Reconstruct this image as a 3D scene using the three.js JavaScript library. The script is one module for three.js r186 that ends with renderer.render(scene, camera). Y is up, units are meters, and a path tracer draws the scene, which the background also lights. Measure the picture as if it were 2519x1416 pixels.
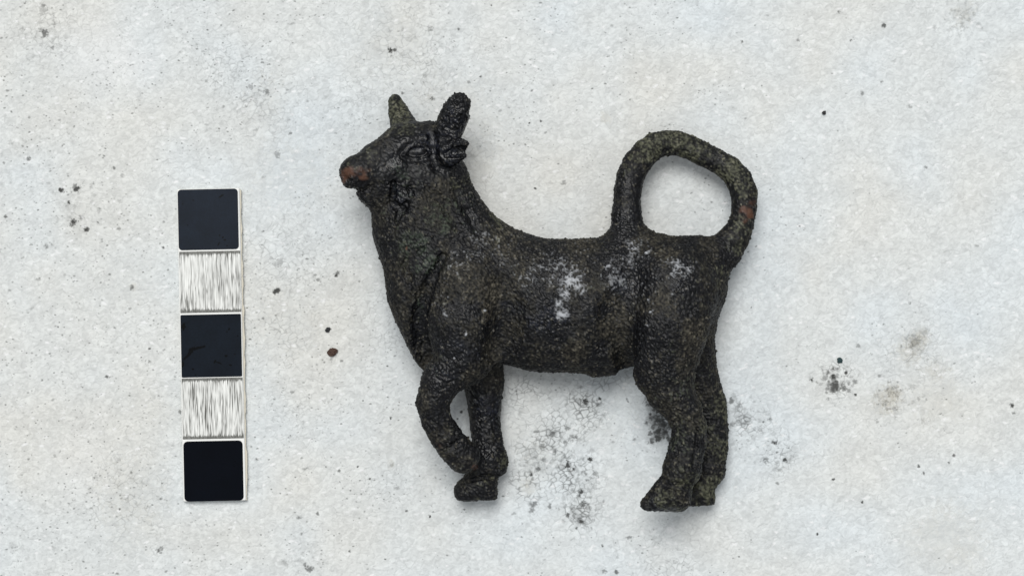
import * as THREE from 'three';
import { RoundedBoxGeometry } from 'three/addons/geometries/RoundedBoxGeometry.js';

// ---------------------------------------------------------------- camera, sky, sun, exposure
const S = 0.01 / 154.6;                       // one bar square is a centimetre: metres per photo pixel on the slab
const H = 0.40;                               // camera height above the slab
const CU = 1259.5, CV = 708;
const scene = new THREE.Scene();
const camera = new THREE.PerspectiveCamera(2 * Math.atan((708 * S) / H) * 180 / Math.PI, 2519 / 1416, 0.01, 20);
camera.up.set(0, 0, -1);
camera.position.set(0, H, 0);
camera.lookAt(0, 0, 0);

const SUN = new THREE.Vector3(-0.10, 0.90, -0.42).normalize();
{ // overcast sky: brighter towards the zenith and softly towards the veiled sun
  const W = 256, HH = 128, data = new Float32Array(W * HH * 4);
  for (let r = 0; r < HH; r++) for (let c = 0; c < W; c++) {
    const el = ((r + 0.5) / HH - 0.5) * Math.PI, az = ((c + 0.5) / W - 0.5) * 2 * Math.PI;
    const y = Math.sin(el), x = Math.cos(az) * Math.cos(el), z = Math.sin(az) * Math.cos(el);
    const k = x * SUN.x + y * SUN.y + z * SUN.z;
    let L = y > 0 ? (1 + 2 * y) / 3 * (0.22 + 0.30 * Math.pow(0.5 + 0.5 * k, 2)) : 0.08;
    const o = (r * W + c) * 4;
    data[o] = L * 0.965; data[o + 1] = L * 1.0; data[o + 2] = L * 1.04; data[o + 3] = 1;
  }
  const sky = new THREE.DataTexture(data, W, HH, THREE.RGBAFormat, THREE.FloatType);
  sky.mapping = THREE.EquirectangularReflectionMapping; sky.magFilter = THREE.LinearFilter; sky.needsUpdate = true;
  scene.background = sky; scene.environment = sky;
}
const sun = new THREE.DirectionalLight(new THREE.Color(1, 0.985, 0.96), 1.5);
sun.name = 'sun';
sun.position.copy(SUN).multiplyScalar(2);
sun.castShadow = true; sun.shadow.radius = 56; sun.shadow.mapSize.set(2048, 2048);
Object.assign(sun.shadow.camera, { left: -0.12, right: 0.12, top: 0.12, bottom: -0.12, near: 0.5, far: 4 });
scene.add(sun, sun.target);

const renderer = new THREE.WebGLRenderer({ antialias: true });
renderer.toneMapping = THREE.LinearToneMapping;
renderer.toneMappingExposure = 1.49;
renderer.shadowMap.enabled = true;
renderer.setSize(1024, 575);

// ---------------------------------------------------------------- small tools
const clamp = (x, a = 0, b = 1) => (x < a ? a : x > b ? b : x);
const mix = (a, b, t) => a + (b - a) * t;
const sstep = (a, b, x) => { const t = clamp((x - a) / (b - a)); return t * t * (3 - 2 * t); };
let seedState = 7;
const rnd = () => { seedState = (seedState + 0x6d2b79f5) | 0; let t = Math.imul(seedState ^ (seedState >>> 15), 1 | seedState); t = (t + Math.imul(t ^ (t >>> 7), 61 | t)) ^ t; return ((t ^ (t >>> 14)) >>> 0) / 4294967296; };
const hash = (x, y, z) => { let h = Math.imul(x, 374761393) ^ Math.imul(y, 668265263) ^ Math.imul(z, 2147483647 ^ 0x27d4eb2d); h = Math.imul(h ^ (h >>> 13), 1274126177); h = Math.imul(h ^ (h >>> 16), 2246822519); return ((h ^ (h >>> 15)) >>> 0) / 4294967296; };
function vnoise(x, y, z) {                    // value noise, 0..1
  const ix = Math.floor(x), iy = Math.floor(y), iz = Math.floor(z);
  let fx = x - ix, fy = y - iy, fz = z - iz;
  fx = fx * fx * (3 - 2 * fx); fy = fy * fy * (3 - 2 * fy); fz = fz * fz * (3 - 2 * fz);
  const a = mix(mix(hash(ix, iy, iz), hash(ix + 1, iy, iz), fx), mix(hash(ix, iy + 1, iz), hash(ix + 1, iy + 1, iz), fx), fy);
  const b = mix(mix(hash(ix, iy, iz + 1), hash(ix + 1, iy, iz + 1), fx), mix(hash(ix, iy + 1, iz + 1), hash(ix + 1, iy + 1, iz + 1), fx), fy);
  return mix(a, b, fz);
}
function fbm(x, y, z, n = 4) { let s = 0, a = 0.5, t = 0; for (let i = 0; i < n; i++) { s += a * vnoise(x, y, z); t += a; a *= 0.5; x = x * 2.03 + 11.3; y = y * 2.03 + 5.7; z = z * 2.03 + 7.9; } return s / t; }
const wout = [0, 0, 0];
function worley3(x, y, z) {                   // nearest and second nearest distance, id
  const ix = Math.floor(x), iy = Math.floor(y), iz = Math.floor(z);
  let d1 = 9, d2 = 9, id = 0;
  for (let a = -1; a <= 1; a++) for (let b = -1; b <= 1; b++) for (let c = -1; c <= 1; c++) {
    const X = ix + a, Y = iy + b, Z = iz + c, h = hash(X, Y, Z);
    const dx = X + h - x, dy = Y + (h * 57.31 % 1) - y, dz = Z + (h * 913.7 % 1) - z, d = dx * dx + dy * dy + dz * dz;
    if (d < d1) { d2 = d1; d1 = d; id = h; } else if (d < d2) d2 = d;
  }
  wout[0] = Math.sqrt(d1); wout[1] = Math.sqrt(d2); wout[2] = id; return wout;
}
function worley2(x, y) {
  const ix = Math.floor(x), iy = Math.floor(y);
  let d1 = 9, d2 = 9, id = 0;
  for (let a = -1; a <= 1; a++) for (let b = -1; b <= 1; b++) {
    const X = ix + a, Y = iy + b, h = hash(X, Y, 91), dx = X + h - x, dy = Y + (h * 57.31 % 1) - y, d = dx * dx + dy * dy;
    if (d < d1) { d2 = d1; d1 = d; id = h; } else if (d < d2) d2 = d;
  }
  wout[0] = Math.sqrt(d1); wout[1] = Math.sqrt(d2); wout[2] = id; return wout;
}
const lin = (c) => (c <= 0.04045 ? c / 12.92 : Math.pow((c + 0.055) / 1.055, 2.4));
const rgb = (r, g, b) => [lin(r / 255), lin(g / 255), lin(b / 255)];
const enc = (c) => { c = clamp(c); return 255 * (c <= 0.0031308 ? c * 12.92 : 1.055 * Math.pow(c, 1 / 2.4) - 0.055); };
function tex(data, w, h, srgb) {
  const t = new THREE.DataTexture(data, w, h, THREE.RGBAFormat, THREE.UnsignedByteType);
  t.magFilter = THREE.LinearFilter; t.minFilter = THREE.LinearFilter; t.wrapS = t.wrapT = THREE.ClampToEdgeWrapping;
  if (srgb) t.colorSpace = THREE.SRGBColorSpace;
  t.needsUpdate = true; return t;
}
const onSlab = (u, v, y = 0) => new THREE.Vector3((u - CU) * S * (H - y) / H, y, (v - CV) * S * (H - y) / H);   // the point at height y that shows at photo pixel u, v
function part(name, geometry, material, parent) {
  const m = new THREE.Mesh(geometry, material); m.name = name; m.castShadow = m.receiveShadow = true; parent.add(m); return m;
}

// ---------------------------------------------------------------- marble slab
{
  const W = 2048, HH = 1152, PU = 3150, PV = PU * HH / W;      // the pattern covers PU x PV photo pixels, then mirrors
  const dark = new Float32Array(W * HH), white = new Float32Array(W * HH), tan = new Float32Array(W * HH);
  const q = W / PU, toX = (u) => (u - CU + PU / 2) * q, toY = (v) => (v - CV + PV / 2) * q;
  function stain(buf, u, v, r, a, ragged = 0.7, sx = 1, ang = 0) {
    const X = toX(u), Y = toY(v), R = r * q, m = Math.ceil(R * 2.2 * Math.max(1, sx)) + 1, c = Math.cos(ang), s = Math.sin(ang);
    for (let y = Math.max(0, Math.floor(Y - m)); y <= Math.min(HH - 1, Y + m); y++) for (let x = Math.max(0, Math.floor(X - m)); x <= Math.min(W - 1, X + m); x++) {
      const dx = x - X, dy = y - Y, e = (dx * c + dy * s) / sx, f = -dx * s + dy * c;
      const d = Math.hypot(e, f) / R + ragged * ((fbm(x * 0.55, y * 0.55, r * 3.1 + u, 2) - 0.5) * 1.9 + (fbm(x * 0.16, y * 0.16, r + v, 2) - 0.5) * 1.5);
      const w = a * (1 - sstep(0.3, 1.0, d));
      if (w > 0) buf[y * W + x] = 1 - (1 - buf[y * W + x]) * (1 - w);
    }
  }
  // dark dirt in the pores, where the photograph shows it: u, v, radius, strength
  const spots = [
    [107, 80, 11, .6], [98, 72, 8, .35], [105, 25, 13, .25], [126, 118, 6, .45], [262, 150, 5, .4], [148, 466, 7, .85], [190, 463, 9, .8], [180, 456, 6, .5], [68, 390, 6, .6], [7, 400, 4, .5], [53, 358, 5, .45], [278, 413, 5, .55], [299, 430, 7, .3], [615, 212, 8, .4], [655, 226, 9, .5], [680, 380, 10, .4], [712, 326, 5, .5],
    [168, 497, 6, .8], [180, 545, 9, .8], [176, 553, 7, .6], [196, 536, 6, .4], [210, 563, 6, .9], [11, 532, 5, .7], [110, 604, 7, .45], [125, 600, 5, .4], [400, 608, 5, .7], [290, 562, 5, .45], [323, 706, 7, .6], [675, 718, 8, .85], [681, 714, 7, .8], [783, 688, 6, .45], [825, 676, 7, .9], [830, 669, 5, .6], [645, 783, 4, .5], [261, 924, 5, .7], [366, 856, 3, .8], [350, 668, 3, .7], [317, 758, 5, .4], [400, 545, 4, .4],
    [390, 1355, 9, .65], [397, 1348, 6, .5], [320, 1160, 5, .45], [133, 1121, 6, .3], [145, 1110, 4, .4], [440, 1012, 6, .55], [760, 1398, 9, .6], [748, 1388, 5, .5], [700, 1385, 10, .3], [780, 1262, 5, .6], [740, 1312, 4, .5], [832, 1158, 4, .6], [292, 1251, 3, .7],
    [958, 123, 7, 1], [970, 122, 5, .7], [962, 136, 4, .4], [1057, 70, 9, .4], [1062, 241, 7, .6], [990, 228, 5, .6], [1045, 185, 6, .35], [1181, 187, 4, .7], [1152, 200, 5, .4], [1330, 297, 3.5, 1], [1549, 245, 3.5, 1], [1302, 302, 2.4, .9], [1316, 462, 4, .9], [1208, 12, 3, .7], [1103, 32, 5, .4], [1090, 90, 3, .6], [1127, 70, 3, .6],
    [2063, 28, 4, .7], [2175, 60, 7, .7], [1826, 101, 4, .9], [2093, 98, 4, .6], [1963, 97, 5, .5], [2170, 199, 5, .5], [2122, 228, 5, .5], [2240, 262, 5, .35], [2278, 410, 4, .5], [1874, 210, 2.5, .6],
    [2050, 925, 7, .8], [2082, 915, 5, .8], [1997, 933, 6, .8], [2056, 948, 14, .75], [2075, 950, 10, .6], [2030, 930, 9, .4], [2105, 938, 7, .5], [2250, 840, 20, .3], [2275, 815, 12, .25], [2240, 745, 4, .4], [1848, 755, 2.5, .7], [2112, 850, 6, .4], [2218, 851, 5, .4],
    [2490, 997, 6, .9], [2494, 1015, 5, .6], [1905, 1088, 7, .8], [1885, 1128, 10, .5], [1932, 1130, 6, .8], [1912, 1112, 4, .6], [1920, 1155, 7, .35], [1878, 1037, 5, .7], [1895, 1030, 6, .5], [2050, 1178, 4, .75], [2347, 1119, 5, .7], [2335, 1137, 4, .6], [2261, 1146, 4, .7], [2273, 1163, 5, .75], [2121, 1234, 4, .8], [2011, 1313, 3, .8], [1818, 1369, 3.5, .85], [1913, 1188, 5, .5], [1798, 985, 9, .6], [1815, 1000, 9, .45], [1830, 1040, 10, .3], [1800, 1045, 7, .4], [2105, 970, 4, .8],
    [1438, 986, 8, .9], [1475, 980, 5, .8], [1470, 995, 6, .5], [1355, 1066, 10, .55], [1395, 1051, 7, .5], [1396, 1141, 8, 1], [1411, 1153, 5, .8], [1451, 1128, 7, .9], [1306, 1166, 5, .9], [1322, 1153, 6, .6], [1430, 1208, 6, .85], [1424, 1218, 5, .7], [1428, 1282, 7, .85], [1417, 1297, 5, .8], [1395, 1265, 7, .7], [1408, 1250, 6, .5], [1310, 1240, 9, .55], [1308, 1255, 7, .5], [1352, 1244, 6, .55], [1436, 1238, 9, .6], [1443, 1180, 5, .7], [1440, 1165, 4, .6], [1595, 972, 9, .65], [1542, 980, 4, .5], [1544, 987, 3, .7], [1560, 1080, 5, .45], [1365, 1110, 6, .5], [1390, 1085, 5, .5], [1418, 1075, 5, .5], [1334, 1095, 9, .4],
    [960, 1028, 3.5, .9], [891, 984, 3, .8], [878, 1147, 3, .8], [908, 1177, 3, .8], [899, 1108, 3.5, .6], [962, 1142, 8, .3], [998, 1255, 4, .7], [1057, 1270, 4, .8], [946, 1375, 3, .8], [1486, 1403, 7, .5], [1516, 1406, 6, .65], [1482, 1342, 4, .7], [858, 1355, 4, .7], [975, 1198, 8, .3], [1133, 1012, 4.5, .9], [1125, 1029, 2.5, .8],
  ];
  for (const [u, v, r, a] of spots) stain(dark, u, v, r * 1.12, clamp(a * 1.25));
  // the mottled dirt patch in front of the hind leg and the honeycomb of dirty grain borders under the belly
  const honey = (u, v) => {
    let w = 0;
    for (const [a, b, r, s] of [[1360, 1080, 85, .8], [1440, 1000, 60, .9], [1400, 1180, 75, .8], [1430, 1260, 55, .9], [1290, 1190, 60, .8], [1310, 1110, 60, .7], [1290, 960, 90, .5], [1480, 940, 80, .5], [1615, 1040, 40, .5], [1840, 1030, 60, .7], [1920, 1110, 50, .6], [2060, 930, 55, .7], [2240, 870, 90, .35], [2190, 990, 50, .3], [1120, 400, 130, .2], [1000, 130, 150, .3], [900, 200, 120, .25], [650, 260, 110, .35], [560, 160, 90, .35], [700, 640, 120, .35], [690, 830, 90, .3], [720, 1010, 100, .25], [960, 1200, 90, .2], [320, 1230, 120, .35], [120, 90, 90, .3], [1640, 1390, 90, .35], [960, 800, 90, .3]]) {
      const d = ((u - a) ** 2 + (v - b) ** 2) / (r * r);
      if (d < 4) w = Math.max(w, s * Math.exp(-d * 1.2));
    }
    return w;
  };
  const mott = [[1606, 1003, 16], [1604, 1030, 18], [1618, 1050, 20], [1612, 1072, 20], [1632, 1066, 18], [1634, 1048, 14], [1622, 1020, 16]];
  for (const [u, v, r] of mott) { stain(dark, u, v, r * 1.2, 0.42, 0.35); for (let k = 0; k < 11; k++) stain(dark, u + (rnd() - .5) * 34, v + (rnd() - .5) * 34, 3 + rnd() * 5, 0.75, 0.8); }
  for (const [u, v, r, a] of [[2372, 35, 42, .3], [2180, 985, 46, .55], [2200, 960, 30, .4], [2240, 860, 55, .4], [2265, 830, 34, .35], [2300, 905, 40, .25], [1490, 288, 20, .3], [300, 690, 90, .1], [650, 240, 70, .2], [1110, 300, 160, .16], [960, 110, 120, .16], [700, 800, 120, .16], [700, 420, 120, .18], [330, 1200, 120, .18], [310, 1290, 100, .14], [1640, 740, 20, .1], [1330, 1130, 60, .2], [1300, 1195, 26, .4], [2300, 980, 80, .18], [2330, 1330, 120, .22], [960, 1142, 14, .4], [325, 705, 14, .3], [1060, 240, 11, .4], [1180, 390, 70, .12], [90, 200, 90, .08], [400, 1020, 60, .12], [1490, 980, 120, .1], [1270, 1060, 80, .1]]) stain(tan, u, v, r, a, 0.5);
  // greyer clouds of grime that the grain lets through in flecks
  for (const [u, v, r, a] of [[1370, 1090, 60, .26], [1425, 1200, 60, .24], [1430, 1260, 40, .28], [1450, 1000, 40, .24], [1400, 1140, 40, .24], [1300, 1130, 40, .16], [2060, 940, 42, .4], [2200, 980, 55, .3], [2260, 860, 60, .16], [1910, 1120, 45, .16], [1840, 1030, 45, .2], [100, 70, 60, .14], [60, 380, 90, .12], [190, 520, 70, .16], [640, 240, 90, .12], [560, 160, 80, .1], [900, 240, 90, .12], [1050, 110, 110, .12], [700, 640, 90, .1], [320, 1230, 90, .13], [120, 1300, 110, .12], [740, 1395, 60, .14], [960, 40, 80, .1], [2370, 35, 50, .2]])
    for (let k = 0; k < 70; k++) { const q = Math.sqrt(-2 * Math.log(rnd() + 1e-6)) * 0.55 * r, t = rnd() * 6.283; stain(dark, u + q * Math.cos(t), v + q * Math.sin(t), 2 + rnd() * rnd() * 9, a * (0.5 + rnd()), 1.1); }
  for (const [u, v, r, a] of [[1650, 1302, 16, .6], [1580, 1304, 8, .5], [1632, 1325, 9, .4], [1160, 320, 25, .25], [1480, 1110, 12, .4], [1404, 1158, 5, .7], [240, 130, 120, .25], [330, 160, 70, .25], [200, 1150, 120, .12]]) stain(white, u, v, r, a, 0.5);
  // countless fine specks; more of them to the left, as in the photograph
  for (let k = 0; k < 2600; k++) {
    const u = CU + (rnd() - .5) * PU, v = CV + (rnd() - .5) * PV, keep = clamp(0.62 - u / 4200) * (0.35 + 0.9 * fbm(u / 150, v / 150, 3.3, 2));
    if (rnd() > keep) continue;
    const big = Math.pow(rnd(), 3);
    stain(dark, u, v, 1.4 + big * 3.6, 0.15 + rnd() * 0.5, 0.5, 1 + rnd() * 1.2, -0.45 + rnd() * 0.5);
  }
  for (let k = 0; k < 16000; k++) {                             // dust in the pores, gathered in drifts
    const u = CU + (rnd() - .5) * PU, v = CV + (rnd() - .5) * PV, w = sstep(0.42, 0.74, fbm(u / 110, v / 110, 9.3, 3) + 0.14 * clamp(1.2 - u / 1200) - 0.1 * clamp((u - 1500) / 500));
    if (rnd() < w) stain(dark, u, v, 1.1 + rnd() * 1.3, 0.25 + rnd() * 0.5, 0.4, 1 + rnd(), -0.5 + rnd());
  }
  for (let k = 0; k < 4200; k++) stain(white, CU + (rnd() - .5) * PU, CV + (rnd() - .5) * PV, 1.6 + rnd() * 3.2, 0.25 + rnd() * 0.6, 0.6, 1.2 + rnd() * 1.4, -0.5 + rnd() * 0.9);  // sparkle of the crystals, painted into the colour as white flecks
  const col = new Uint8Array(W * HH * 4), bmp = new Uint8Array(W * HH * 4);
  const cool = rgb(219, 225, 227), warm = rgb(220, 220, 215), dirt = rgb(36, 36, 33), ochre = rgb(186, 181, 167);
  for (let y = 0; y < HH; y++) for (let x = 0; x < W; x++) {
    const i = y * W + x, u = (x + 0.5) / q + CU - PU / 2, v = (y + 0.5) / q + CV - PV / 2;
    const hw = honey(u, v), ca = 0.955, sa = -0.296;                        // grains drawn out by the polishing, rounder where dirt outlines them
    const wu = u + (vnoise(u / 9, v / 9, 4) - 0.5) * 8 + (fbm(u / 70, v / 70, 6, 2) - 0.5) * 14, wv = v + (vnoise(u / 9, v / 9, 14) - 0.5) * 8 + (fbm(u / 70, v / 70, 16, 2) - 0.5) * 14;
    const e = wu * ca + wv * sa, f = -wu * sa + wv * ca, st = 1.1;
    worley2(e / 14 / st, f / 12);
    const edge = wout[1] - wout[0], id = wout[2], id2 = (id * 77.7) % 1;
    const border = 1 - sstep(0.0, 0.17 + 0.22 * hw * vnoise(u / 20, v / 20, 51), edge);
    const n1 = fbm(u / 40, v / 34, 8.1, 4), n2 = fbm(e / 5.2, f / 3.6, 2.2, 2), n3 = fbm(u / 260, v / 260, 5.5, 3);
    let L = 0.93 + (id2 - 0.5) * 0.10 + (n1 - 0.5) * 0.13 + (n2 - 0.5) * 0.30;
    const wa = clamp(0.5 + (n3 - 0.5) * 2.2 + 0.16 * (1 - u / 1300));
    const bMask = clamp(hw * 1.1 + 0.18 * sstep(0.45, 0.75, n1)) * sstep(0.30, 0.62, fbm(u / 18, v / 18, 21, 2) + 0.12 * hw);
    let d = 1 - (1 - dark[i]) * (1 - border * clamp(bMask * 0.72 + 0.04));
    const w = white[i], t = tan[i] * (0.35 + 1.3 * sstep(0.3, 0.7, n2 * 0.5 + n1 * 0.5));
    for (let c = 0; c < 3; c++) {
      let k = mix(cool[c], warm[c], wa) * L;
      k = mix(k, ochre[c] * 0.92, clamp(t) * 0.75);
      k = mix(k, 0.90, w * 0.8);
      k = mix(k, dirt[c], clamp(d) * 0.93);
      col[i * 4 + c] = enc(k * 0.97);
    }
    col[i * 4 + 3] = 255;
    const hgt = 0.55 + (n1 - 0.5) * 0.25 + (n2 - 0.5) * 0.4 + (id - 0.5) * 0.3 - border * 0.08 - clamp(dark[i]) * 0.35;
    bmp[i * 4] = bmp[i * 4 + 1] = bmp[i * 4 + 2] = 255 * clamp(hgt); bmp[i * 4 + 3] = 255;
  }
  const map = tex(col, W, HH, true), bump = tex(bmp, W, HH, false);
  for (const t of [map, bump]) { t.wrapS = t.wrapT = THREE.MirroredRepeatWrapping; }
  const m = new THREE.MeshPhysicalMaterial({ name: 'white_marble', map, bumpMap: bump, bumpScale: 0.00012, roughness: 0.55, specularIntensity: 0.35 });
  const g = new THREE.BoxGeometry(0.52, 0.03, 0.40, 208, 1, 160), p = g.attributes.position, uv = g.attributes.uv;
  for (let i = 0; i < p.count; i++) {
    const X = p.getX(i), Z = p.getZ(i);
    p.setY(i, p.getY(i) - 0.015 + (p.getY(i) > 0 ? -0.0003 * fbm(X * 90, Z * 90, 3, 2) : 0));
    const side = p.getY(i) < -0.02 ? 0.03 : 0;
    uv.setXY(i, X / S / PU + 0.5 + side, Z / S / PV + 0.5 + side);
  }
  g.computeVertexNormals();
  const slab = part('marble_slab', g, m, scene);
  slab.userData = { kind: 'structure', label: 'pale speckled marble slab under the figurine and the scale bar', category: 'slab' };
}

// ---------------------------------------------------------------- scale bar
{
  const bar = new THREE.Group(); bar.name = 'scale_bar'; scene.add(bar);
  const T = 0.0009, TH = Math.atan2(16, 768);
  const c = onSlab(518.5, 848, T);
  bar.position.set(c.x, 0, c.z); bar.rotation.y = TH;            // leans a degree: its foot lies further right
  bar.userData = { label: 'small black and white photo scale bar of five squares left of the bronze bull', category: 'scale bar' };
  const px = S * (H - T) / H;
  const plastic = new THREE.MeshPhysicalMaterial({ name: 'white_plastic', color: new THREE.Color().setRGB(0.80, 0.80, 0.77), roughness: 0.45 });
  const yellowed = new THREE.MeshStandardMaterial({ name: 'yellowed_edge', color: new THREE.Color().setRGB(0.60, 0.56, 0.47), roughness: 0.8 });
  const base = part('base_plate', new RoundedBoxGeometry(155 * px, T, 769 * px, 3, 0.00022), plastic, bar);
  base.position.set(0.5 * px, T / 2, 0);
  { // ragged yellowed layer that shows along the right-hand edge
    const g = new THREE.BoxGeometry(8 * px, T * 0.7, 764 * px, 2, 1, 90), p = g.attributes.position;
    for (let i = 0; i < p.count; i++) if (p.getX(i) > 0) p.setX(i, p.getX(i) + (fbm(p.getZ(i) / px / 22, 1, 3, 3) - 0.55) * 7 * px);
    g.computeVertexNormals();
    part('backing_edge', g, yellowed, bar).position.set(77.6 * px, T * 0.36, 2 * px);
  }
  const N = 256;
  function blackTexture(k) {
    const data = new Uint8Array(N * N * 4), tone = [[24, 31, 41], [19, 25, 33], [8, 11, 18]][k];  // sky reflection painted into the upper squares' black, dark reflection into the lowest
    const chips = [[[185, 30, 13, 4, -.5], [188, 205, 4, 6, .3], [196, 215, 6, 3, 0], [170, 232, 9, 3, -1], [205, 240, 4, 3, 0], [65, 45, 5, 2, 0], [40, 150, 4, 2, 0], [20, 60, 4, 3, 0], [175, 195, 3, 3, 0]],
      [[12, 45, 9, 16, .2], [205, 60, 5, 7, .4], [195, 72, 4, 3, 0], [240, 90, 4, 4, 0], [40, 150, 35, 7, -.85], [60, 138, 30, 7, -.15], [28, 165, 28, 6, -.7], [88, 132, 22, 5, -.25], [190, 170, 8, 5, .1], [226, 164, 6, 2, 0], [142, 192, 9, 4, -1], [158, 198, 12, 4, .4], [206, 208, 8, 3, .2], [48, 220, 6, 5, 0], [58, 245, 4, 3, 0], [5, 200, 6, 12, 0]],
      [[222, 88, 4, 2, .5], [216, 108, 4, 2, .5]]][k];
    for (let y = 0; y < N; y++) for (let x = 0; x < N; x++) {
      const o = (y * N + x) * 4, n = fbm(x / 5, y / 5, k + 2, 2), m = fbm(x / 60, y / 60, k + 7, 3);
      let ch = 0;
      for (const [a, b, rx, ry, an] of chips) {
        const dx = x - a, dy = y - b, e = (dx * Math.cos(an) + dy * Math.sin(an)) / rx, f = (-dx * Math.sin(an) + dy * Math.cos(an)) / ry, d = Math.hypot(e, f) + (fbm(x / 7, y / 7, a, 2) - 0.5) * 0.9;
        ch = Math.max(ch, 1 - sstep(0.75, 1.0, d));
      }
      for (let c = 0; c < 3; c++) data[o + c] = clamp(mix(tone[c] * (0.9 + 0.2 * n + 0.25 * (m - 0.5)), 3 + c, ch * 0.85), 0, 255);
      data[o + 3] = 255;
    }
    return tex(data, N, N, true);
  }
  function whiteTexture(k) {
    const data = new Uint8Array(N * N * 4), line = new Float32Array(N * N);
    for (let j = 0; j < 1150; j++) {                              // vertical scratches that hold dirt
      const x = rnd() * N, y0 = rnd() * N, len = 12 + rnd() * 55, a = 0.15 + rnd() * rnd() * 0.95, w = 0.5 + rnd() * 1.0, x0 = Math.floor(x);
      for (let y = Math.max(0, Math.floor(y0 - len)); y < Math.min(N, y0 + len); y++) for (let d = -2; d <= 2; d++) {
        const X = x0 + d; if (X < 0 || X >= N) continue;
        const f = a * Math.exp(-((d + x0 - x) ** 2) / (w * w)) * (1 - Math.abs(y - y0) / len) * (0.55 + 0.9 * vnoise(X / 3, y / 26, k + 3));
        line[y * N + X] = 1 - (1 - line[y * N + X]) * (1 - clamp(f));
      }
    }
    for (let y = 0; y < N; y++) for (let x = 0; x < N; x++) {
      const o = (y * N + x) * 4, end = Math.min(y, N - 1 - y), rag = 11 + 9 * vnoise(x / 3, k * 9, 1) + 22 * Math.pow(vnoise(x / 2.2, k * 5 + (y > N / 2 ? 3 : 0), 8), 4);
      const smear = (1 - sstep(rag * 0.5, rag, end)) * (0.82 + 0.2 * vnoise(x / 4, y / 3, 5)), patch = 0.55 + 0.9 * fbm(x / 40, y / 70, k + 31, 2);
      const d = clamp(1 - (1 - clamp(line[y * N + x] * patch)) * (1 - clamp(smear) * 0.95));
      for (let c = 0; c < 3; c++) data[o + c] = enc(mix([0.86, 0.865, 0.83][c], [0.055, 0.055, 0.045][c], d));
      data[o + 3] = 255;
    }
    return tex(data, N, N, true);
  }
  function rounded(w, h, r, depth) {
    const s = new THREE.Shape(), a = w / 2, b = h / 2;
    s.moveTo(-a + r, -b); s.lineTo(a - r, -b); s.absarc(a - r, -b + r, r, -Math.PI / 2, 0); s.lineTo(a, b - r); s.absarc(a - r, b - r, r, 0, Math.PI / 2);
    s.lineTo(-a + r, b); s.absarc(-a + r, b - r, r, Math.PI / 2, Math.PI); s.lineTo(-a, -b + r); s.absarc(-a + r, -b + r, r, Math.PI, 1.5 * Math.PI);
    const bev = 0.000035, g = new THREE.ExtrudeGeometry(s, { depth, bevelEnabled: true, bevelThickness: bev, bevelSize: bev, bevelOffset: -bev, bevelSegments: 2, curveSegments: 8 });
    g.rotateX(-Math.PI / 2);
    const p = g.attributes.position, uv = g.attributes.uv;
    for (let i = 0; i < p.count; i++) uv.setXY(i, p.getX(i) / w + 0.5, p.getZ(i) / h + 0.5);
    return g;
  }
  const squares = [[511.5, 539.5, 148, 149, 9, 0], [519, 850, 149, 154, 3, 1], [524.5, 1158, 146, 148, 11, 2]];
  const place = (m, u, v) => { const q = onSlab(u, v, T).sub(new THREE.Vector3(c.x, T, c.z)).applyAxisAngle(new THREE.Vector3(0, 1, 0), -TH); m.position.set(q.x, T, q.z); };
  const names = ['top black square, sky reflection painted in as dark slate', 'middle black square with angular scuffs', 'bottom black square, deepest black'];
  squares.forEach(([u, v, w, h, r, k]) => {
    const m = new THREE.MeshPhysicalMaterial({ name: 'black_gloss_' + k, map: blackTexture(k), roughness: [0.34, 0.3, 0.2][k], specularIntensity: [0.2, 0.14, 0.10][k] });
    const b = part('black_square', rounded(w * px, h * px, r * px, 0.00005), m, bar); place(b, u, v); b.userData.label = names[k];
  });
  [[516.5, 693, 150, 151, 0], [522.5, 1004, 150, 150, 1]].forEach(([u, v, w, h, k]) => {
    const m = new THREE.MeshPhysicalMaterial({ name: 'scratched_white_' + k, map: whiteTexture(k), roughness: 0.5 });
    place(part('white_square', rounded(w * px, h * px, 1.5 * px, 0.00001), m, bar), u, v);
  });
}

// ---------------------------------------------------------------- bronze bull
// Modelled in units of one photo pixel at slab level: x right, y up from the slab, z towards the foot of the picture.
const DM = 98, DZ = 0.9;                                                   // height of the figurine's middle plane
const P = (u, v, d) => { const k = (H - d * S) / H; return [(u - CU) * k, d, (v - CV) * k, k]; };
const prims = [], carves = [];
let currentPart = 'body', late = false;
const partIds = ['body'];
function cone(a, b, ky = 1, k = 16, cut = null) {                 // a, b: [u, v, height over the middle plane, radius]
  ky *= 0.93;
  const A = P(a[0], a[1], DM + a[2] * DZ), B = P(b[0], b[1], DM + b[2] * DZ);
  if (!partIds.includes(currentPart)) partIds.push(currentPart);
  prims.push({ late, ax: A[0], ay: A[1] / ky, az: A[2], bx: B[0] - A[0], by: (B[1] - A[1]) / ky, bz: B[2] - A[2], ra: a[3] * A[3], rb: b[3] * B[3], ky, k, cut, part: partIds.indexOf(currentPart),
    lo: [0, 1, 2].map((i) => Math.min(A[i] - a[3] * (i === 1 ? ky : 1), B[i] - b[3] * (i === 1 ? ky : 1))), hi: [0, 1, 2].map((i) => Math.max(A[i] + a[3] * (i === 1 ? ky : 1), B[i] + b[3] * (i === 1 ? ky : 1))) });
}
function chain(pts, ky = 1, k = 16) { for (let i = 0; i + 1 < pts.length; i++) cone(pts[i], pts[i + 1], ky, i ? 3 : k); }
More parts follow.
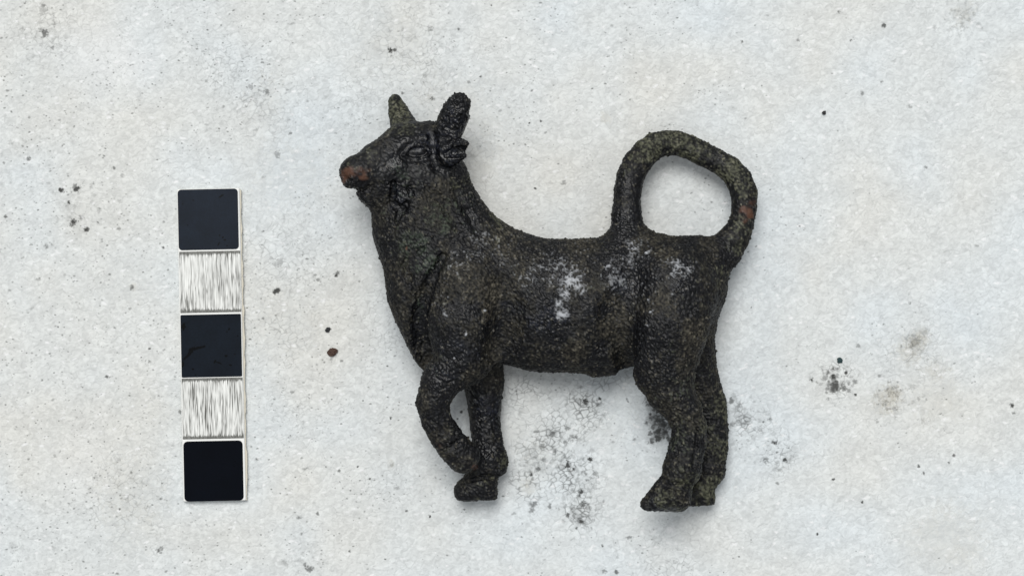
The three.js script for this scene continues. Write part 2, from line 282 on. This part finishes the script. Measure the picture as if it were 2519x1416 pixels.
function primDist(q, x, y, z) {
  const px = x - q.ax, py = y / q.ky - q.ay, pz = z - q.az, bb = q.bx * q.bx + q.by * q.by + q.bz * q.bz;
  const t = bb > 0 ? clamp((px * q.bx + py * q.by + pz * q.bz) / bb) : 0, dx = px - q.bx * t, dy = py - q.by * t, dz = pz - q.bz * t;
  let d = (Math.sqrt(dx * dx + dy * dy + dz * dz) - (q.ra + (q.rb - q.ra) * t)) * Math.min(1, q.ky);
  if (q.cut) { const c = q.cut, e = x * c[0] + y * c[1] + z * c[2] - c[3], k = 6, h = clamp(0.5 + 0.5 * (d - e) / k); d = mix(e, d, h) + k * h * (1 - h); }
  return d;
}
function field(list, cut, x, y, z) {
  let d = 1e9;
  for (let i = 0; i < list.length; i++) {
    const q = list[i];
    if (q.late) continue;
    const e = primDist(q, x, y, z);
    if (d > 1e8) { d = e; continue; }
    const k = q.k, h = clamp(0.5 + 0.5 * (d - e) / k);
    d = mix(d, e, h) - k * h * (1 - h);
  }
  for (let i = 0; i < cut.length; i++) {
    const q = cut[i], e = -primDist(q, x, y, z), k = q.k, h = clamp(0.5 + 0.5 * (e - d) / k);
    d = mix(d, e, h) + k * h * (1 - h);
  }
  for (let i = 0; i < list.length; i++) if (list[i].late) {          // small forms set on after the furrows were cut
    const q = list[i], e = primDist(q, x, y, z), k = q.k, h = clamp(0.5 + 0.5 * (d - e) / k);
    d = mix(d, e, h) - k * h * (1 - h);
  }
  return d;
}
const flat = (u, v, nu, nd, nv, d = 0) => { const A = P(u, v, DM + d * DZ), l = Math.hypot(nu, nd, nv); return [nu / l, nd / l, nv / l, (A[0] * nu + A[1] * nd + A[2] * nv) / l]; };

const surface = (u, v) => {                                       // height of the surface that shows at photo pixel u, v
  let lo = null;
  for (let d = 330; d > 0; d -= 4) { const A = P(u, v, d); if (field(prims, [], A[0], A[1], A[2]) < 0) { lo = d; break; } }
  return ((lo ?? 40) - DM) / DZ;
};
// trunk
chain([[1112, 738, 0, 146], [1180, 712, 0, 152], [1250, 734, 0, 160], [1340, 751, 0, 163], [1430, 752, 0, 164], [1510, 746, 0, 164], [1600, 722, 0, 150], [1672, 696, 0, 116]], 0.68, 20);
chain([[1110, 745, 0, 142], [1106, 830, -4, 102], [1094, 852, -4, 62]], 0.66, 18);
// neck
chain([[1100, 665, 0, 151], [1056, 552, 6, 141], [1042, 462, 14, 117]], 0.62, 22);
cone([1140, 602, 3, 104], [1215, 692, 0, 144], 0.68, 14);
// near shoulder, upper arm, folded foreleg
chain([[1150, 700, 48, 96], [1140, 790, 64, 88], [1134, 880, 66, 66], [1084, 940, 72, 48], [1064, 988, 70, 41], [1074, 1034, 62, 37], [1098, 1074, 52, 39], [1116, 1096, 44, 38]], 0.85, 16);
cone([1205, 850, 48, 36], [1160, 905, 58, 36], 0.9, 18);
// far foreleg
chain([[1165, 830, -46, 72], [1190, 940, -58, 50], [1192, 1000, -62, 41], [1194, 1045, -62, 37], [1200, 1095, -62, 38], [1204, 1130, -62, 43]], 0.9, 14);
cone([1225, 1146, -58, 22], [1205, 1140, -58, 28], 1, 10);
cone([1204, 1130, -62, 42], [1186, 1175, -62, 34], 1, 10);
// near hind leg
chain([[1655, 712, 46, 112], [1642, 800, 66, 102], [1634, 862, 60, 90], [1634, 910, 60, 77], [1648, 960, 64, 60], [1680, 1008, 64, 46], [1694, 1052, 62, 40], [1685, 1102, 60, 41], [1676, 1150, 60, 43]], 0.82, 16);
cone([1724, 1036, 56, 13], [1722, 1090, 54, 14], 1, 8);
cone([1722, 1090, 54, 14], [1706, 1168, 54, 16], 1, 8);
cone([1676, 1150, 60, 42], [1666, 1184, 58, 40], 0.9, 10);
// far hind leg
chain([[1668, 712, -26, 112], [1666, 790, -42, 98], [1684, 858, -54, 76], [1708, 925, -62, 58], [1740, 995, -70, 47], [1749, 1050, -72, 42], [1748, 1100, -72, 42], [1743, 1152, -70, 41]], 0.85, 16);
cone([1744, 1158, -69, 38], [1722, 1196, -66, 33], 0.9, 6);
// rump under the tail, sheath on the belly, loins
cone([1742, 640, 0, 58], [1790, 625, 0, 34], 0.8, 24);
cone([1462, 902, 14, 25], [1506, 896, 14, 27], 0.8, 9);
// head: skull, forehead, face, cheek, lower jaw, throat
cone([1048, 370, 14, 73], [1002, 366, 22, 63], 0.84, 18);
chain([[1000, 368, 26, 62], [930, 402, 52, 52], [893, 422, 68, 42]], 0.84, 14);
cone([1010, 420, 40, 66], [948, 440, 52, 50], 0.72, 16);
cone([945, 446, 52, 40], [908, 468, 62, 32], 0.8, 12);
cone([940, 480, 36, 44], [980, 500, 20, 80], 0.8, 20);
// brow, nose ridge, lips
chain([[962, 374, surface(962, 374) - 8, 13], [1000, 350, surface(1000, 350) - 8, 14], [1046, 342, surface(1046, 342) - 8, 14]], 0.9, 14);
chain([[960, 345, surface(960, 345) - 8, 14], [915, 380, surface(915, 380) - 8, 13], [880, 398, surface(880, 398) - 8, 12]], 0.9, 12);
chain([[985, 410, surface(985, 410) - 8, 17], [935, 436, surface(935, 436) - 8, 14]], 0.9, 14);
currentPart = 'muzzle';
cone([893, 424, 70, 41], [877, 424, 76, 40], 0.84, 12);
cone([866, 421, 76, 29.5], [868, 440, 76, 27], 1, 6);
currentPart = 'near_eye';
currentPart = 'near_ear';
chain([[1080, 390, 58, 29], [1108, 378, 80, 31], [1134, 371, 92, 22]], 0.55, 8);
chain([[1090, 350, 62, 15], [1120, 347, 88, 13], [1143, 355, 96, 11]], 0.8, 8);
currentPart = 'far_ear';
chain([[1040, 392, -36, 24], [1062, 388, -66, 22], [1078, 384, -82, 14]], 0.7, 10);
currentPart = 'near_horn';
chain([[1102, 322, 50, 36], [1119, 284, 62, 36], [1130, 257, 72, 28], [1134, 245, 76, 16]], 0.9, 14);
currentPart = 'far_horn';
chain([[996, 318, -22, 36], [981, 277, -44, 25], [973, 252, -58, 17.5], [972, 243, -62, 11.5]], 0.9, 16);
currentPart = 'tail';
cone([1545, 592, 0, 46], [1541, 528, -10, 33.5], 0.85, 30);
{
  const ring = [[1541, 528, 33.5], [1544, 470, 33], [1551, 434, 33.5], [1566, 402, 34], [1588, 376, 33], [1612, 358, 31.5], [1640, 352, 30], [1666, 353, 29.5], [1697, 363, 29], [1728, 379, 29], [1762, 396, 28], [1794, 415, 30], [1817, 442, 32], [1830, 474, 32.5], [1830, 512, 30.5], [1824, 552, 29], [1811, 590, 30], [1795, 622, 30]];
  chain(ring.map(([u, v, r], i) => [u, v, -10 - 40 * Math.sin(Math.PI * Math.min(1, (i + 0.3) / 17)), r + 0.5]), 0.9, 12);
}
cone([1776, 606, -8, 34], [1812, 566, -16, 26], 0.9, 14);
currentPart = 'near_fore_hoof';
cone([1112, 1098, 42, 36], [1140, 1122, 34, 42], 0.85, 8, flat(1168, 1150, 0.8, 0.1, 0.62));
currentPart = 'far_fore_hoof';
cone([1146, 1210, -62, 26], [1188, 1190, -62, 35], 1, 8, flat(1180, 1229, 0, 0, 1, -62));
cone([1146, 1206, -62, 28], [1200, 1212, -62, 25], 1, 6, flat(1180, 1229, 0, 0, 1, -62));
cone([1172, 1178, -62, 30], [1148, 1206, -62, 29], 1, 6, flat(1180, 1229, 0, 0, 1, -62));
currentPart = 'near_hind_hoof';
cone([1641, 1196, 57, 30], [1601, 1232, 56, 20], 0.95, 6);
cone([1591, 1239, 56, 17], [1655, 1218, 58, 46], 0.95, 8, flat(1630, 1257, 0, 0.55, 1, 58));
currentPart = 'far_hind_hoof';
cone([1700, 1230, -64, 29], [1730, 1225, -64, 30], 0.95, 6, flat(1720, 1241, 0, 0, 1, -62));
cone([1690, 1222, -62, 34], [1722, 1206, -62, 36], 0.95, 6, flat(1720, 1241, 0, 0, 1, -62));

function carve(a, b, ky = 1, k = 8) {
  const n = prims.length; cone(a, b, ky, k); carves.push(prims.splice(n, 1)[0]);
}
function groove(pts, sink = 0.25, k = 8) {                         // [u, v, radius]: a furrow that follows the surface
  const at = pts.map(([u, v, r]) => [u, v, surface(u, v) + r * (0.6 - sink * 2.4), r]);
  for (let i = 0; i + 1 < at.length; i++) carve(at[i], at[i + 1], 1, k);
}
// the eye: a socket, the ball in it, then the lids
groove([[1012, 376, 22], [1042, 374, 22]], -0.06, 14);
{
  const face = (u, v) => { let d = 0; for (d = 330; d > 0; d -= 2) { const A = P(u, v, d); if (field(prims, carves, A[0], A[1], A[2]) < 0) break; } return (d - DM) / DZ; };
  const e = face(1026, 374);
  late = true; currentPart = 'near_eye';
  cone([1018, 376, e - 8, 14], [1036, 374, e - 8, 14], 0.9, 3);
  currentPart = 'body';
  const lid = (pts) => chain(pts.map(([u, v, r]) => [u, v, face(u, v) + r * 0.1, r]), 1, 4);
  lid([[994, 381, 5], [1006, 364, 4.5], [1024, 356, 5.5], [1044, 359, 5], [1058, 374, 5]]);
  lid([[994, 382, 5], [1008, 390, 4], [1028, 392, 4.5], [1048, 387, 4], [1058, 376, 5]]);
  late = false;
  cone([1108, 785, surface(1108, 785) - 60, 60], [1120, 840, surface(1120, 840) - 58, 58], 1, 10);
}
currentPart = 'body';
groove([[1090, 630, 9], [1064, 680, 14], [1040, 735, 21], [1032, 800, 25], [1038, 850, 27], [1052, 892, 28]], 0.3, 9);      // in front of the shoulder
groove([[1538, 790, 10], [1532, 840, 17], [1536, 880, 22], [1546, 905, 24]], 0.2, 16);                                        // in front of the thigh
groove([[968, 448, 7], [967, 480, 11]], 0.4, 4); groove([[962, 500, 9], [990, 516, 13], [1000, 500, 8]], 0.3, 5); groove([[984, 520, 9], [976, 548, 6]], 0.35, 4);                                            // corroded slits below the jaw
groove([[1007, 462, 7], [1012, 478, 8]], 0.3, 5);
groove([[1000, 638, 5], [985, 668, 6]], 0.25, 5); groove([[1040, 610, 6], [1028, 622, 6]], 0.25, 5);
groove([[1008, 680, 7], [1005, 735, 9]], 0.2, 9);
groove([[1717, 1056, 5], [1712, 1100, 7], [1706, 1145, 6]], 0.3, 4);                                                         // tendon of the hock
groove([[1062, 330, 6], [1064, 372, 8], [1074, 412, 9]], 0.05, 12);                                                            // behind the cheek
groove([[1094, 378, 6], [1118, 374, 12], [1146, 372, 11]], 0.25, 8);                                                           // hollow of the ear
groove([[1094, 342, 7], [1118, 338, 9]], 0.1, 10);                                                                            // between horn and ear
carve([836, 476, 70, 10], [876, 468, 82, 7], 4, 3); groove([[872, 469, 6], [890, 466, 5], [908, 458, 4]], 0.25, 4);                                                // mouth
groove([[854, 440, 6], [862, 446, 6]], 0.25, 4);                                                                             // nostril
                                                          // slit of the eye
groove([[1096, 1106, 5], [1112, 1098, 6], [1128, 1082, 5]], 0.1, 8);                                                         // coronet of the raised hoof
groove([[1160, 1180, 5], [1190, 1172, 6], [1222, 1170, 6]], 0.25, 6);                                                        // coronet of the standing hoof
groove([[1628, 1190, 4], [1664, 1196, 5], [1698, 1190, 6]], 0.0, 10);
groove([[1238, 790, 8], [1232, 830, 12], [1218, 866, 14]], 0.2, 18);
groove([[1240, 700, 24], [1250, 760, 34], [1246, 820, 38], [1234, 866, 34]], -0.06, 26);
groove([[1550, 690, 26], [1520, 770, 44], [1514, 850, 44]], -0.06, 30);
groove([[1050, 470, 10], [1094, 500, 12], [1130, 560, 10]], 0.0, 12); groove([[1120, 470, 8], [1150, 520, 10], [1180, 575, 8]], 0.0, 10);   // folds of the neck
                                                         // behind the elbow

// --- mesh the field (surface nets), roughen it, colour it
{
  const h = 2.1, lo = [-460, -12, -500], hi = [620, 262, 570];
  const n = [0, 1, 2].map((i) => Math.ceil((hi[i] - lo[i]) / h) + 1), [nx, ny, nz] = n;
  const F = new Float32Array(nx * ny * nz).fill(50), B = 10;
  const near = (list, x0, y0, z0, x1, y1, z1, m) => list.filter((q) => q.lo[0] - m < x1 && q.hi[0] + m > x0 && q.lo[1] - m < y1 && q.hi[1] + m > y0 && q.lo[2] - m < z1 && q.hi[2] + m > z0);
  for (let bz = 0; bz < nz; bz += B) for (let by = 0; by < ny; by += B) for (let bx = 0; bx < nx; bx += B) {
    const x0 = lo[0] + bx * h, y0 = lo[1] + by * h, z0 = lo[2] + bz * h, w = B * h;
    const l = near(prims, x0, y0, z0, x0 + w, y0 + w, z0 + w, 34);
    if (!l.length) continue;
    const c = near(carves, x0, y0, z0, x0 + w, y0 + w, z0 + w, 20), mid = field(l, c, x0 + w / 2, y0 + w / 2, z0 + w / 2);
    const far = Math.abs(mid) > w * 1.9;
    for (let z = bz; z < Math.min(nz, bz + B); z++) for (let y = by; y < Math.min(ny, by + B); y++) {
      let o = (z * ny + y) * nx + bx;
      for (let x = bx; x < Math.min(nx, bx + B); x++, o++) F[o] = far ? mid : field(l, c, lo[0] + x * h, lo[1] + y * h, lo[2] + z * h);
    }
  }
  const V = [], ids = new Int32Array(nx * ny * nz).fill(-1), sy = nx, sz = nx * ny;
  const off = [0, 1, sy, sy + 1, sz, sz + 1, sz + sy, sz + sy + 1];
  for (let z = 0; z < nz - 1; z++) for (let y = 0; y < ny - 1; y++) for (let x = 0; x < nx - 1; x++) {
    const o = z * sz + y * sy + x;
    let mask = 0;
    for (let i = 0; i < 8; i++) if (F[o + off[i]] < 0) mask |= 1 << i;
    if (mask === 0 || mask === 255) continue;
    let X = 0, Y = 0, Z = 0, m = 0;
    for (let i = 0; i < 8; i++) for (const b of [1, 2, 4]) {
      const j = i | b; if (j === i || ((mask >> i) & 1) === ((mask >> j) & 1)) continue;
      const a = F[o + off[i]], t = a / (a - F[o + off[j]]);
      X += (i & 1) + (b === 1 ? t : 0); Y += ((i >> 1) & 1) + (b === 2 ? t : 0); Z += ((i >> 2) & 1) + (b === 4 ? t : 0); m++;
    }
    ids[o] = V.length / 3;
    V.push(lo[0] + (x + X / m) * h, lo[1] + (y + Y / m) * h, lo[2] + (z + Z / m) * h);
  }
  const I = [];
  for (let z = 1; z < nz - 1; z++) for (let y = 1; y < ny - 1; y++) for (let x = 1; x < nx - 1; x++) {
    const o = z * sz + y * sy + x;
    if (ids[o] < 0) continue;
    const s = F[o] < 0;
    for (const [d, e, f] of [[1, sy, sz], [sy, sz, 1], [sz, 1, sy]]) {
      if (s === (F[o + d] < 0)) continue;
      const a = ids[o], b = ids[o - e], c = ids[o - e - f], g = ids[o - f];
      if (s) I.push(a, b, c, a, c, g); else I.push(a, c, b, a, g, c);
    }
  }
  const count = V.length / 3, pos = Float32Array.from(V), geo = new THREE.BufferGeometry();
  geo.setAttribute('position', new THREE.BufferAttribute(pos, 3)); geo.setIndex(I); geo.computeVertexNormals();
  const nrm0 = geo.attributes.normal.array, col = new Float32Array(count * 3), uv = new Float32Array(count * 2), owner = new Uint8Array(count);

  // which part each vertex belongs to
  const cell = 24, cache = new Map();
  for (let i = 0; i < count; i++) {
    const x = pos[i * 3], y = pos[i * 3 + 1], z = pos[i * 3 + 2], key = Math.floor(x / cell) * 1e6 + Math.floor(y / cell) * 1e3 + Math.floor(z / cell);
    if (!cache.has(key)) { const X = Math.floor(x / cell) * cell, Y = Math.floor(y / cell) * cell, Z = Math.floor(z / cell) * cell; cache.set(key, near(prims, X, Y, Z, X + cell, Y + cell, Z + cell, 20)); }
    let best = 1e9, at = 0;
    for (const q of cache.get(key)) { const d = primDist(q, x, y, z) - (q.part ? 0.5 : 0); if (d < best) { best = d; at = q.part; } }
    owner[i] = at;
  }

  // patina: patches of black, brown earth, olive and green corrosion, white salts and bare copper, placed as in the photograph
  const black = rgb(12, 13, 17), brown = rgb(42, 40, 34), olive = rgb(68, 69, 55), green = rgb(46, 54, 44), dust = rgb(128, 122, 106), khaki = rgb(64, 60, 51), slate = rgb(24, 27, 37), saltGlint = rgb(205, 208, 212), copper = rgb(86, 58, 44), soot = rgb(12, 12, 14);
  const spot = (list, u, v, d) => { let w = 0; for (const [a, b, r, s = 1] of list) { const q = ((u - a) ** 2 + (v - b) ** 2) / (r * r); if (q < 5) w = Math.max(w, s * Math.exp(-q * 1.1)); } return w; };
  const SALT = [[1405, 685, 34, .95], [1425, 690, 22, .9], [1410, 665, 26, .7], [1388, 722, 24, .85], [1376, 748, 18, .9], [1384, 768, 13, 1.0], [1372, 785, 10, .9], [1430, 715, 13, .8], [1318, 668, 36, .62], [1300, 690, 26, .58], [1375, 655, 38, .6], [1350, 690, 28, .55], [1562, 612, 30, .72], [1596, 624, 9, 1.0], [1496, 654, 10, .8], [1508, 640, 18, .4], [1662, 658, 28, .82], [1690, 668, 20, .76], [1630, 645, 22, .4], [1594, 740, 8, .8], [1597, 766, 7, .9], [1594, 803, 9, .6], [1096, 770, 14, .65], [1190, 763, 5, 1.3], [1146, 820, 5, 1.2], [1113, 879, 5, 1.0], [1232, 650, 12, .5], [1180, 600, 44, .46], [1140, 640, 40, .44], [1115, 655, 30, .46], [1520, 680, 50, .5], [1540, 640, 40, .46], [1105, 735, 26, .28], [1230, 620, 40, .28], [1195, 575, 14, .5], [1655, 710, 14, .5], [1415, 640, 40, .3], [1580, 700, 60, .25], [1260, 670, 40, .25], [1620, 565, 10, .5]];
  const EARTH = [[1190, 720, 70, .9], [1160, 690, 60, .8], [1490, 745, 48, 1], [1500, 790, 38, .9], [1640, 740, 45, .7], [1660, 880, 80, .55], [1380, 850, 90, .6], [1120, 700, 45, .7], [1260, 700, 45, .7], [1540, 620, 50, .4], [1640, 610, 50, .7], [1240, 600, 70, .8], [1400, 610, 90, .7], [1115, 1010, 40, .5], [1090, 1080, 35, .7], [1150, 1090, 30, .6], [1700, 820, 40, .8], [1760, 640, 22, .7], [960, 560, 40, .5], [1080, 480, 50, .5]];
  const OLIVE = [[1600, 355, 50, 1], [1660, 345, 60, 1], [1720, 370, 50, .9], [1800, 415, 50, 1.1], [1840, 460, 45, .9], [1555, 400, 40, .6], [1540, 500, 40, .25], [1830, 560, 40, .6], [1810, 610, 35, .7], [975, 275, 42, 1.0], [1000, 310, 24, .9], [1770, 1000, 50, .8], [1770, 1100, 50, .8], [1750, 1200, 50, 1], [1680, 1180, 50, .8], [1650, 1225, 50, .7], [1740, 1050, 30, .7], [1240, 1130, 26, .9], [1190, 1210, 40, .3], [1205, 1180, 20, .5], [1150, 440, 26, .8], [1125, 450, 22, .7], [1225, 540, 36, .7], [1768, 670, 30, .6], [1680, 1060, 60, .35], [870, 395, 26, .7], [905, 375, 24, .5], [1225, 600, 14, .9], [1020, 330, 30, .35]];
  const GREEN = [[1030, 600, 60, .8], [1080, 560, 60, .7], [1120, 500, 45, .6], [1060, 650, 45, .8], [990, 560, 40, .5], [1000, 430, 50, .55], [1160, 560, 40, .5], [1660, 950, 60, .5], [1670, 1080, 50, .5], [1090, 905, 40, .25], [1045, 740, 30, .5]];
  const BLACK = [[1040, 360, 60, 1], [980, 390, 50, .8], [1120, 300, 60, 1], [1110, 390, 45, 1], [1130, 860, 60, .9], [1100, 920, 50, .8], [1340, 790, 70, .8], [1200, 800, 50, .8], [1440, 760, 50, .6], [1560, 680, 70, .6], [1640, 690, 60, .6], [1310, 640, 50, .5], [1380, 700, 50, .6], [1190, 1010, 50, .8], [1200, 1110, 36, .6], [1540, 540, 40, .8], [980, 480, 40, .8], [1170, 600, 40, .5], [1790, 610, 30, .6], [1230, 640, 20, .8], [1170, 1195, 30, .6], [1620, 1250, 34, 1.2], [1650, 1255, 26, 1.1], [1240, 740, 22, .7], [1180, 745, 18, .6]];
  const COPPER = [[858, 426, 24, .95], [888, 432, 26, .7], [848, 442, 16, .85], [905, 424, 16, .5], [1840, 522, 22, 1.1], [1838, 545, 14, .7], [1846, 500, 14, .7], [995, 605, 5, 1.4], [1080, 1090, 18, .5], [1168, 1148, 12, .8], [1095, 780, 10, .4], [1782, 385, 18, .35]];
  const tint = (c, k) => [c[0] * k, c[1] * k, c[2] * k];
  for (let i = 0; i < count; i++) {
    const x = pos[i * 3], y = pos[i * 3 + 1], z = pos[i * 3 + 2], k = (H - y * S) / H;
    // each side of the figure has patches of its own: the near flank those seen, the far flank a jumbled set
    const side = nrm0[i * 3 + 1] > -0.35 || y > DM ? 0 : 140, u = x / k + CU + (vnoise(x / 16, y / 16, z / 16) - 0.5) * 22 + side, v = z / k + CV + (vnoise(x / 16 + 9, y / 16, z / 16) - 0.5) * 22 - side * 0.4;
    const grain = vnoise(x / 4.4, y / 4.4, z / 4.4), g2 = vnoise(x / 9, y / 9, z / 9 + 40), patch = fbm(x / 52, y / 52, z / 52 + 3, 3), pat2 = fbm(x / 38 + 20, y / 38, z / 38, 3);
    worley3(x / 7.6, y / 7.6, z / 7.6);
    const bead = 1 - sstep(0.15, 0.75, wout[0]), id = wout[2], seam = 1 - sstep(0.02, 0.2, wout[1] - wout[0]);
    const lump = fbm(x / 26, y / 26, z / 26 + 70, 3) - 0.5;
    const wE = spot(EARTH, u, v), wO = spot(OLIVE, u, v), wG = spot(GREEN, u, v), wB = spot(BLACK, u, v), wC = spot(COPPER, u, v), wS = spot(SALT, u, v);
    const tail = partIds[owner[i]] === 'tail', smooth = sstep(0.4, 0.9, wC);
    // colour
    let c = black.slice();
    const put = (t, w) => { w = clamp(w); for (let j = 0; j < 3; j++) c[j] = mix(c[j], t[j], w); };
    const rough = 0.5 * grain + 0.5 * g2;
    put(brown, sstep(0.47, 0.63, patch * 0.62 + rough * 0.38 + wE * 0.2 - wB * 0.16) * 0.95);
    put(khaki, sstep(0.55, 0.95, wE + (patch - 0.5) * 1.6 + (rough - 0.5) * 1.1) * 0.5);
    put(slate, sstep(0.5, 0.9, wB * 0.7 + (pat2 - 0.45) * 1.5 + (rough - 0.5) * 0.6) * 0.7);
    put(green, sstep(0.42, 0.7, rough * 0.6 + pat2 * 0.4 + (wG - 0.55) * 0.45) * 0.85);
    put(olive, sstep(0.38, 0.72, rough * 0.6 + pat2 * 0.4 + (wO - 0.55) * 0.5) * 0.95);
    const fine = vnoise(x / 3.1, y / 3.1, z / 3.1 + 90);
    put(soot, sstep(0.48, 0.75, wB * 0.5 + (0.5 - rough) * 0.6 + (0.5 - patch) * 0.4) * 0.75);
    const pepper = 0.10 + 1.5 * sstep(0.26, 0.80, fine * 0.55 + grain * 0.45);                    // crystals of the crust, each its own tone
    for (let j = 0; j < 3; j++) c[j] *= pepper;
    put(dust, sstep(0.70, 0.86, fine * 0.5 + grain * 0.32 + id * 0.22 + (wE + wO + wG - wB) * 0.035) * 0.38);
    if (id > 0.80 - 0.10 * clamp(wS * 2) && bead > 0.55) put(saltGlint, sstep(0.55, 0.9, bead) * (0.05 + 0.5 * clamp(wS)) * sstep(0.3, 0.6, g2 + wS * 0.3));  // pale beads: salt grains, and glints painted thinly over the whole crust
    put(copper, sstep(0.35, 0.8, wC * (0.55 + 0.75 * g2)) * (0.65 + 0.35 * grain));
    const thread = 1 - Math.abs(2 * vnoise(x / 6.5 + 31, y / 6.5, z / 6.5) - 1);                      // salts creep along the grain borders
    const sw = sstep(0.58, 0.90, wS * 0.445 + fine * 0.26 + thread * 0.36 + (g2 - 0.5) * 0.2) * 0.92;
    put(tint(saltGlint, 0.30 + 0.46 * clamp(wS)), sw);
    col[i * 3] = c[0]; col[i * 3 + 1] = c[1]; col[i * 3 + 2] = c[2];
    const wet = clamp(0.25 + wB * 0.7 + (0.5 - patch) * 1.6 + smooth * 0.4 - wE * 0.35 - wO * 0.4 - sw);
    uv[i * 2] = clamp(wet, 0.01, 0.99); uv[i * 2 + 1] = 0.5;
    // relief: granular crust, lumps, flakes; bare copper is smoother
    const grit = 0.5 + 0.5 * sstep(0.36, 0.64, fbm(x / 70, y / 70, z / 70 + 33, 3) + wE * 0.12 + wG * 0.1 - wB * 0.12);
    let amp = grit * ((bead - 0.4) * (0.9 + 2.4 * id) + (grain - 0.5) * 1.5 - seam * 0.4 + (g2 - 0.5) * 0.9) + lump * (tail ? 0.8 : 2.4) + (fine - 0.5) * 2.2 + sw * 2.0 - 2.6 * sstep(0.62, 0.8, fbm(x / 13 + 5, y / 13, z / 13, 2)) * (1 - grit);
    if (id > 0.975) amp += bead * 2.6;
    amp *= (tail ? 0.8 : 1) - 0.6 * smooth - 0.45 * (1 - sstep(1060, 1110, u)) * (1 - sstep(410, 460, v)) * (1 - smooth);
    if (partIds[owner[i]] === 'near_horn') amp += (fbm(x / 11, y / 11, z / 11, 2) - 0.5) * 8;
    for (let j = 0; j < 3; j++) pos[i * 3 + j] += nrm0[i * 3 + j] * amp;
  }
  geo.computeVertexNormals();
  const nrm = geo.attributes.normal.array;
  let low = 1e9;
  for (let i = 0; i < count; i++) low = Math.min(low, pos[i * 3 + 1]);
  const o = P(1400, 760, DM);
  const bull = new THREE.Group(); bull.name = 'bull_figurine'; scene.add(bull);
  bull.position.set(o[0] * S, 0.00012 * -1, o[2] * S);
  bull.userData = { label: 'dark corroded bronze bull figurine with looped tail and one raised foreleg lying on marble', category: 'figurine' };
  for (let i = 0; i < count; i++) { pos[i * 3] = (pos[i * 3] - o[0]) * S; pos[i * 3 + 1] = (pos[i * 3 + 1] - low) * S; pos[i * 3 + 2] = (pos[i * 3 + 2] - o[2]) * S; }
  // roughness by wetness, looked up through uv
  const lut = new Uint8Array(64 * 4 * 4);
  for (let y = 0; y < 4; y++) for (let x = 0; x < 64; x++) { const r = 255 * mix(0.64, 0.28, x / 63); lut.set([r, r, r, 255], (y * 64 + x) * 4); }
  const bronze = new THREE.MeshPhysicalMaterial({ name: 'corroded_bronze', vertexColors: true, roughness: 1, roughnessMap: tex(lut, 64, 4, false), specularIntensity: 0.55 });
  const tri = partIds.map(() => []);
  for (let i = 0; i < I.length; i += 3) { const a = owner[I[i]], b = owner[I[i + 1]], c = owner[I[i + 2]]; tri[a === b || a === c ? a : b].push(I[i], I[i + 1], I[i + 2]); }
  const labels = { muzzle: 'muzzle with bare reddish copper', near_horn: 'black rough-crusted horn', far_horn: 'olive horn with a dark tip', near_fore_hoof: 'hoof of the raised foreleg', near_hind_hoof: 'hind hoof with its dark sole showing' };
  partIds.forEach((id, k) => {
    if (!tri[k].length) return;
    const map = new Map(), p = [], nn = [], cc = [], uu = [], idx = [];
    for (const a of tri[k]) {
      if (!map.has(a)) { map.set(a, map.size); p.push(pos[a * 3], pos[a * 3 + 1], pos[a * 3 + 2]); nn.push(nrm[a * 3], nrm[a * 3 + 1], nrm[a * 3 + 2]); cc.push(col[a * 3], col[a * 3 + 1], col[a * 3 + 2]); uu.push(uv[a * 2], uv[a * 2 + 1]); }
      idx.push(map.get(a));
    }
    const g = new THREE.BufferGeometry();
    g.setAttribute('position', new THREE.Float32BufferAttribute(p, 3)); g.setAttribute('normal', new THREE.Float32BufferAttribute(nn, 3));
    g.setAttribute('color', new THREE.Float32BufferAttribute(cc, 3)); g.setAttribute('uv', new THREE.Float32BufferAttribute(uu, 2)); g.setIndex(idx);
    const m = part(id.replace(/^(near|far)_((fore|hind)_)?/, ''), g, bronze, bull);
    if (labels[id]) m.userData.label = labels[id];
  });
  console.log('vertices', count, 'triangles', I.length / 3, 'lowest', low.toFixed(1));
}

// ---------------------------------------------------------------- crumbs of dirt lying on the slab
function crumb(u, v, r, color, label, seedAt) {
  const g = new THREE.IcosahedronGeometry(r * S, 4), p = g.attributes.position;
  for (let i = 0; i < p.count; i++) {
    const q = new THREE.Vector3().fromBufferAttribute(p, i), k = 0.35 + 1.25 * fbm(q.x / (r * S) * 1.5 + seedAt * 3.7, q.y / (r * S) * 1.5, q.z / (r * S) * 1.5, 3);
    q.multiplyScalar(k); p.setXYZ(i, q.x, q.y * 0.7, q.z);
  }
  g.computeVertexNormals();
  const c = new THREE.Color().setRGB(...color), m = new THREE.Mesh(g, new THREE.MeshStandardMaterial({ name: 'dirt', color: c, roughness: 0.8 }));
  m.name = 'dirt_crumb'; m.castShadow = m.receiveShadow = true;
  const q = onSlab(u, v, r * 0.4 * S); m.position.set(q.x, r * 0.4 * S - 0.00012, q.z);
  m.userData = { label, category: 'crumb' };
  return m;
}
[[817, 866, 11, rgb(70, 50, 40), 'reddish brown dirt crumb on the marble between scale bar and figurine', 1],
  [806, 811, 6, rgb(40, 42, 44), 'small dark grey crumb just above the reddish brown crumb', 2],
  [2067, 886, 6.5, rgb(38, 60, 62), 'tiny dark teal crumb on the marble right of the hind legs', 3],
  [2028, 277, 5, rgb(40, 40, 42), 'tiny black crumb on clean marble at upper right of the tail loop', 4],
].forEach((a, i) => { const m = crumb(...a); if (i) m.name = 'dirt_crumb_' + String(i).padStart(3, '0'); scene.add(m); });

renderer.render(scene, camera);
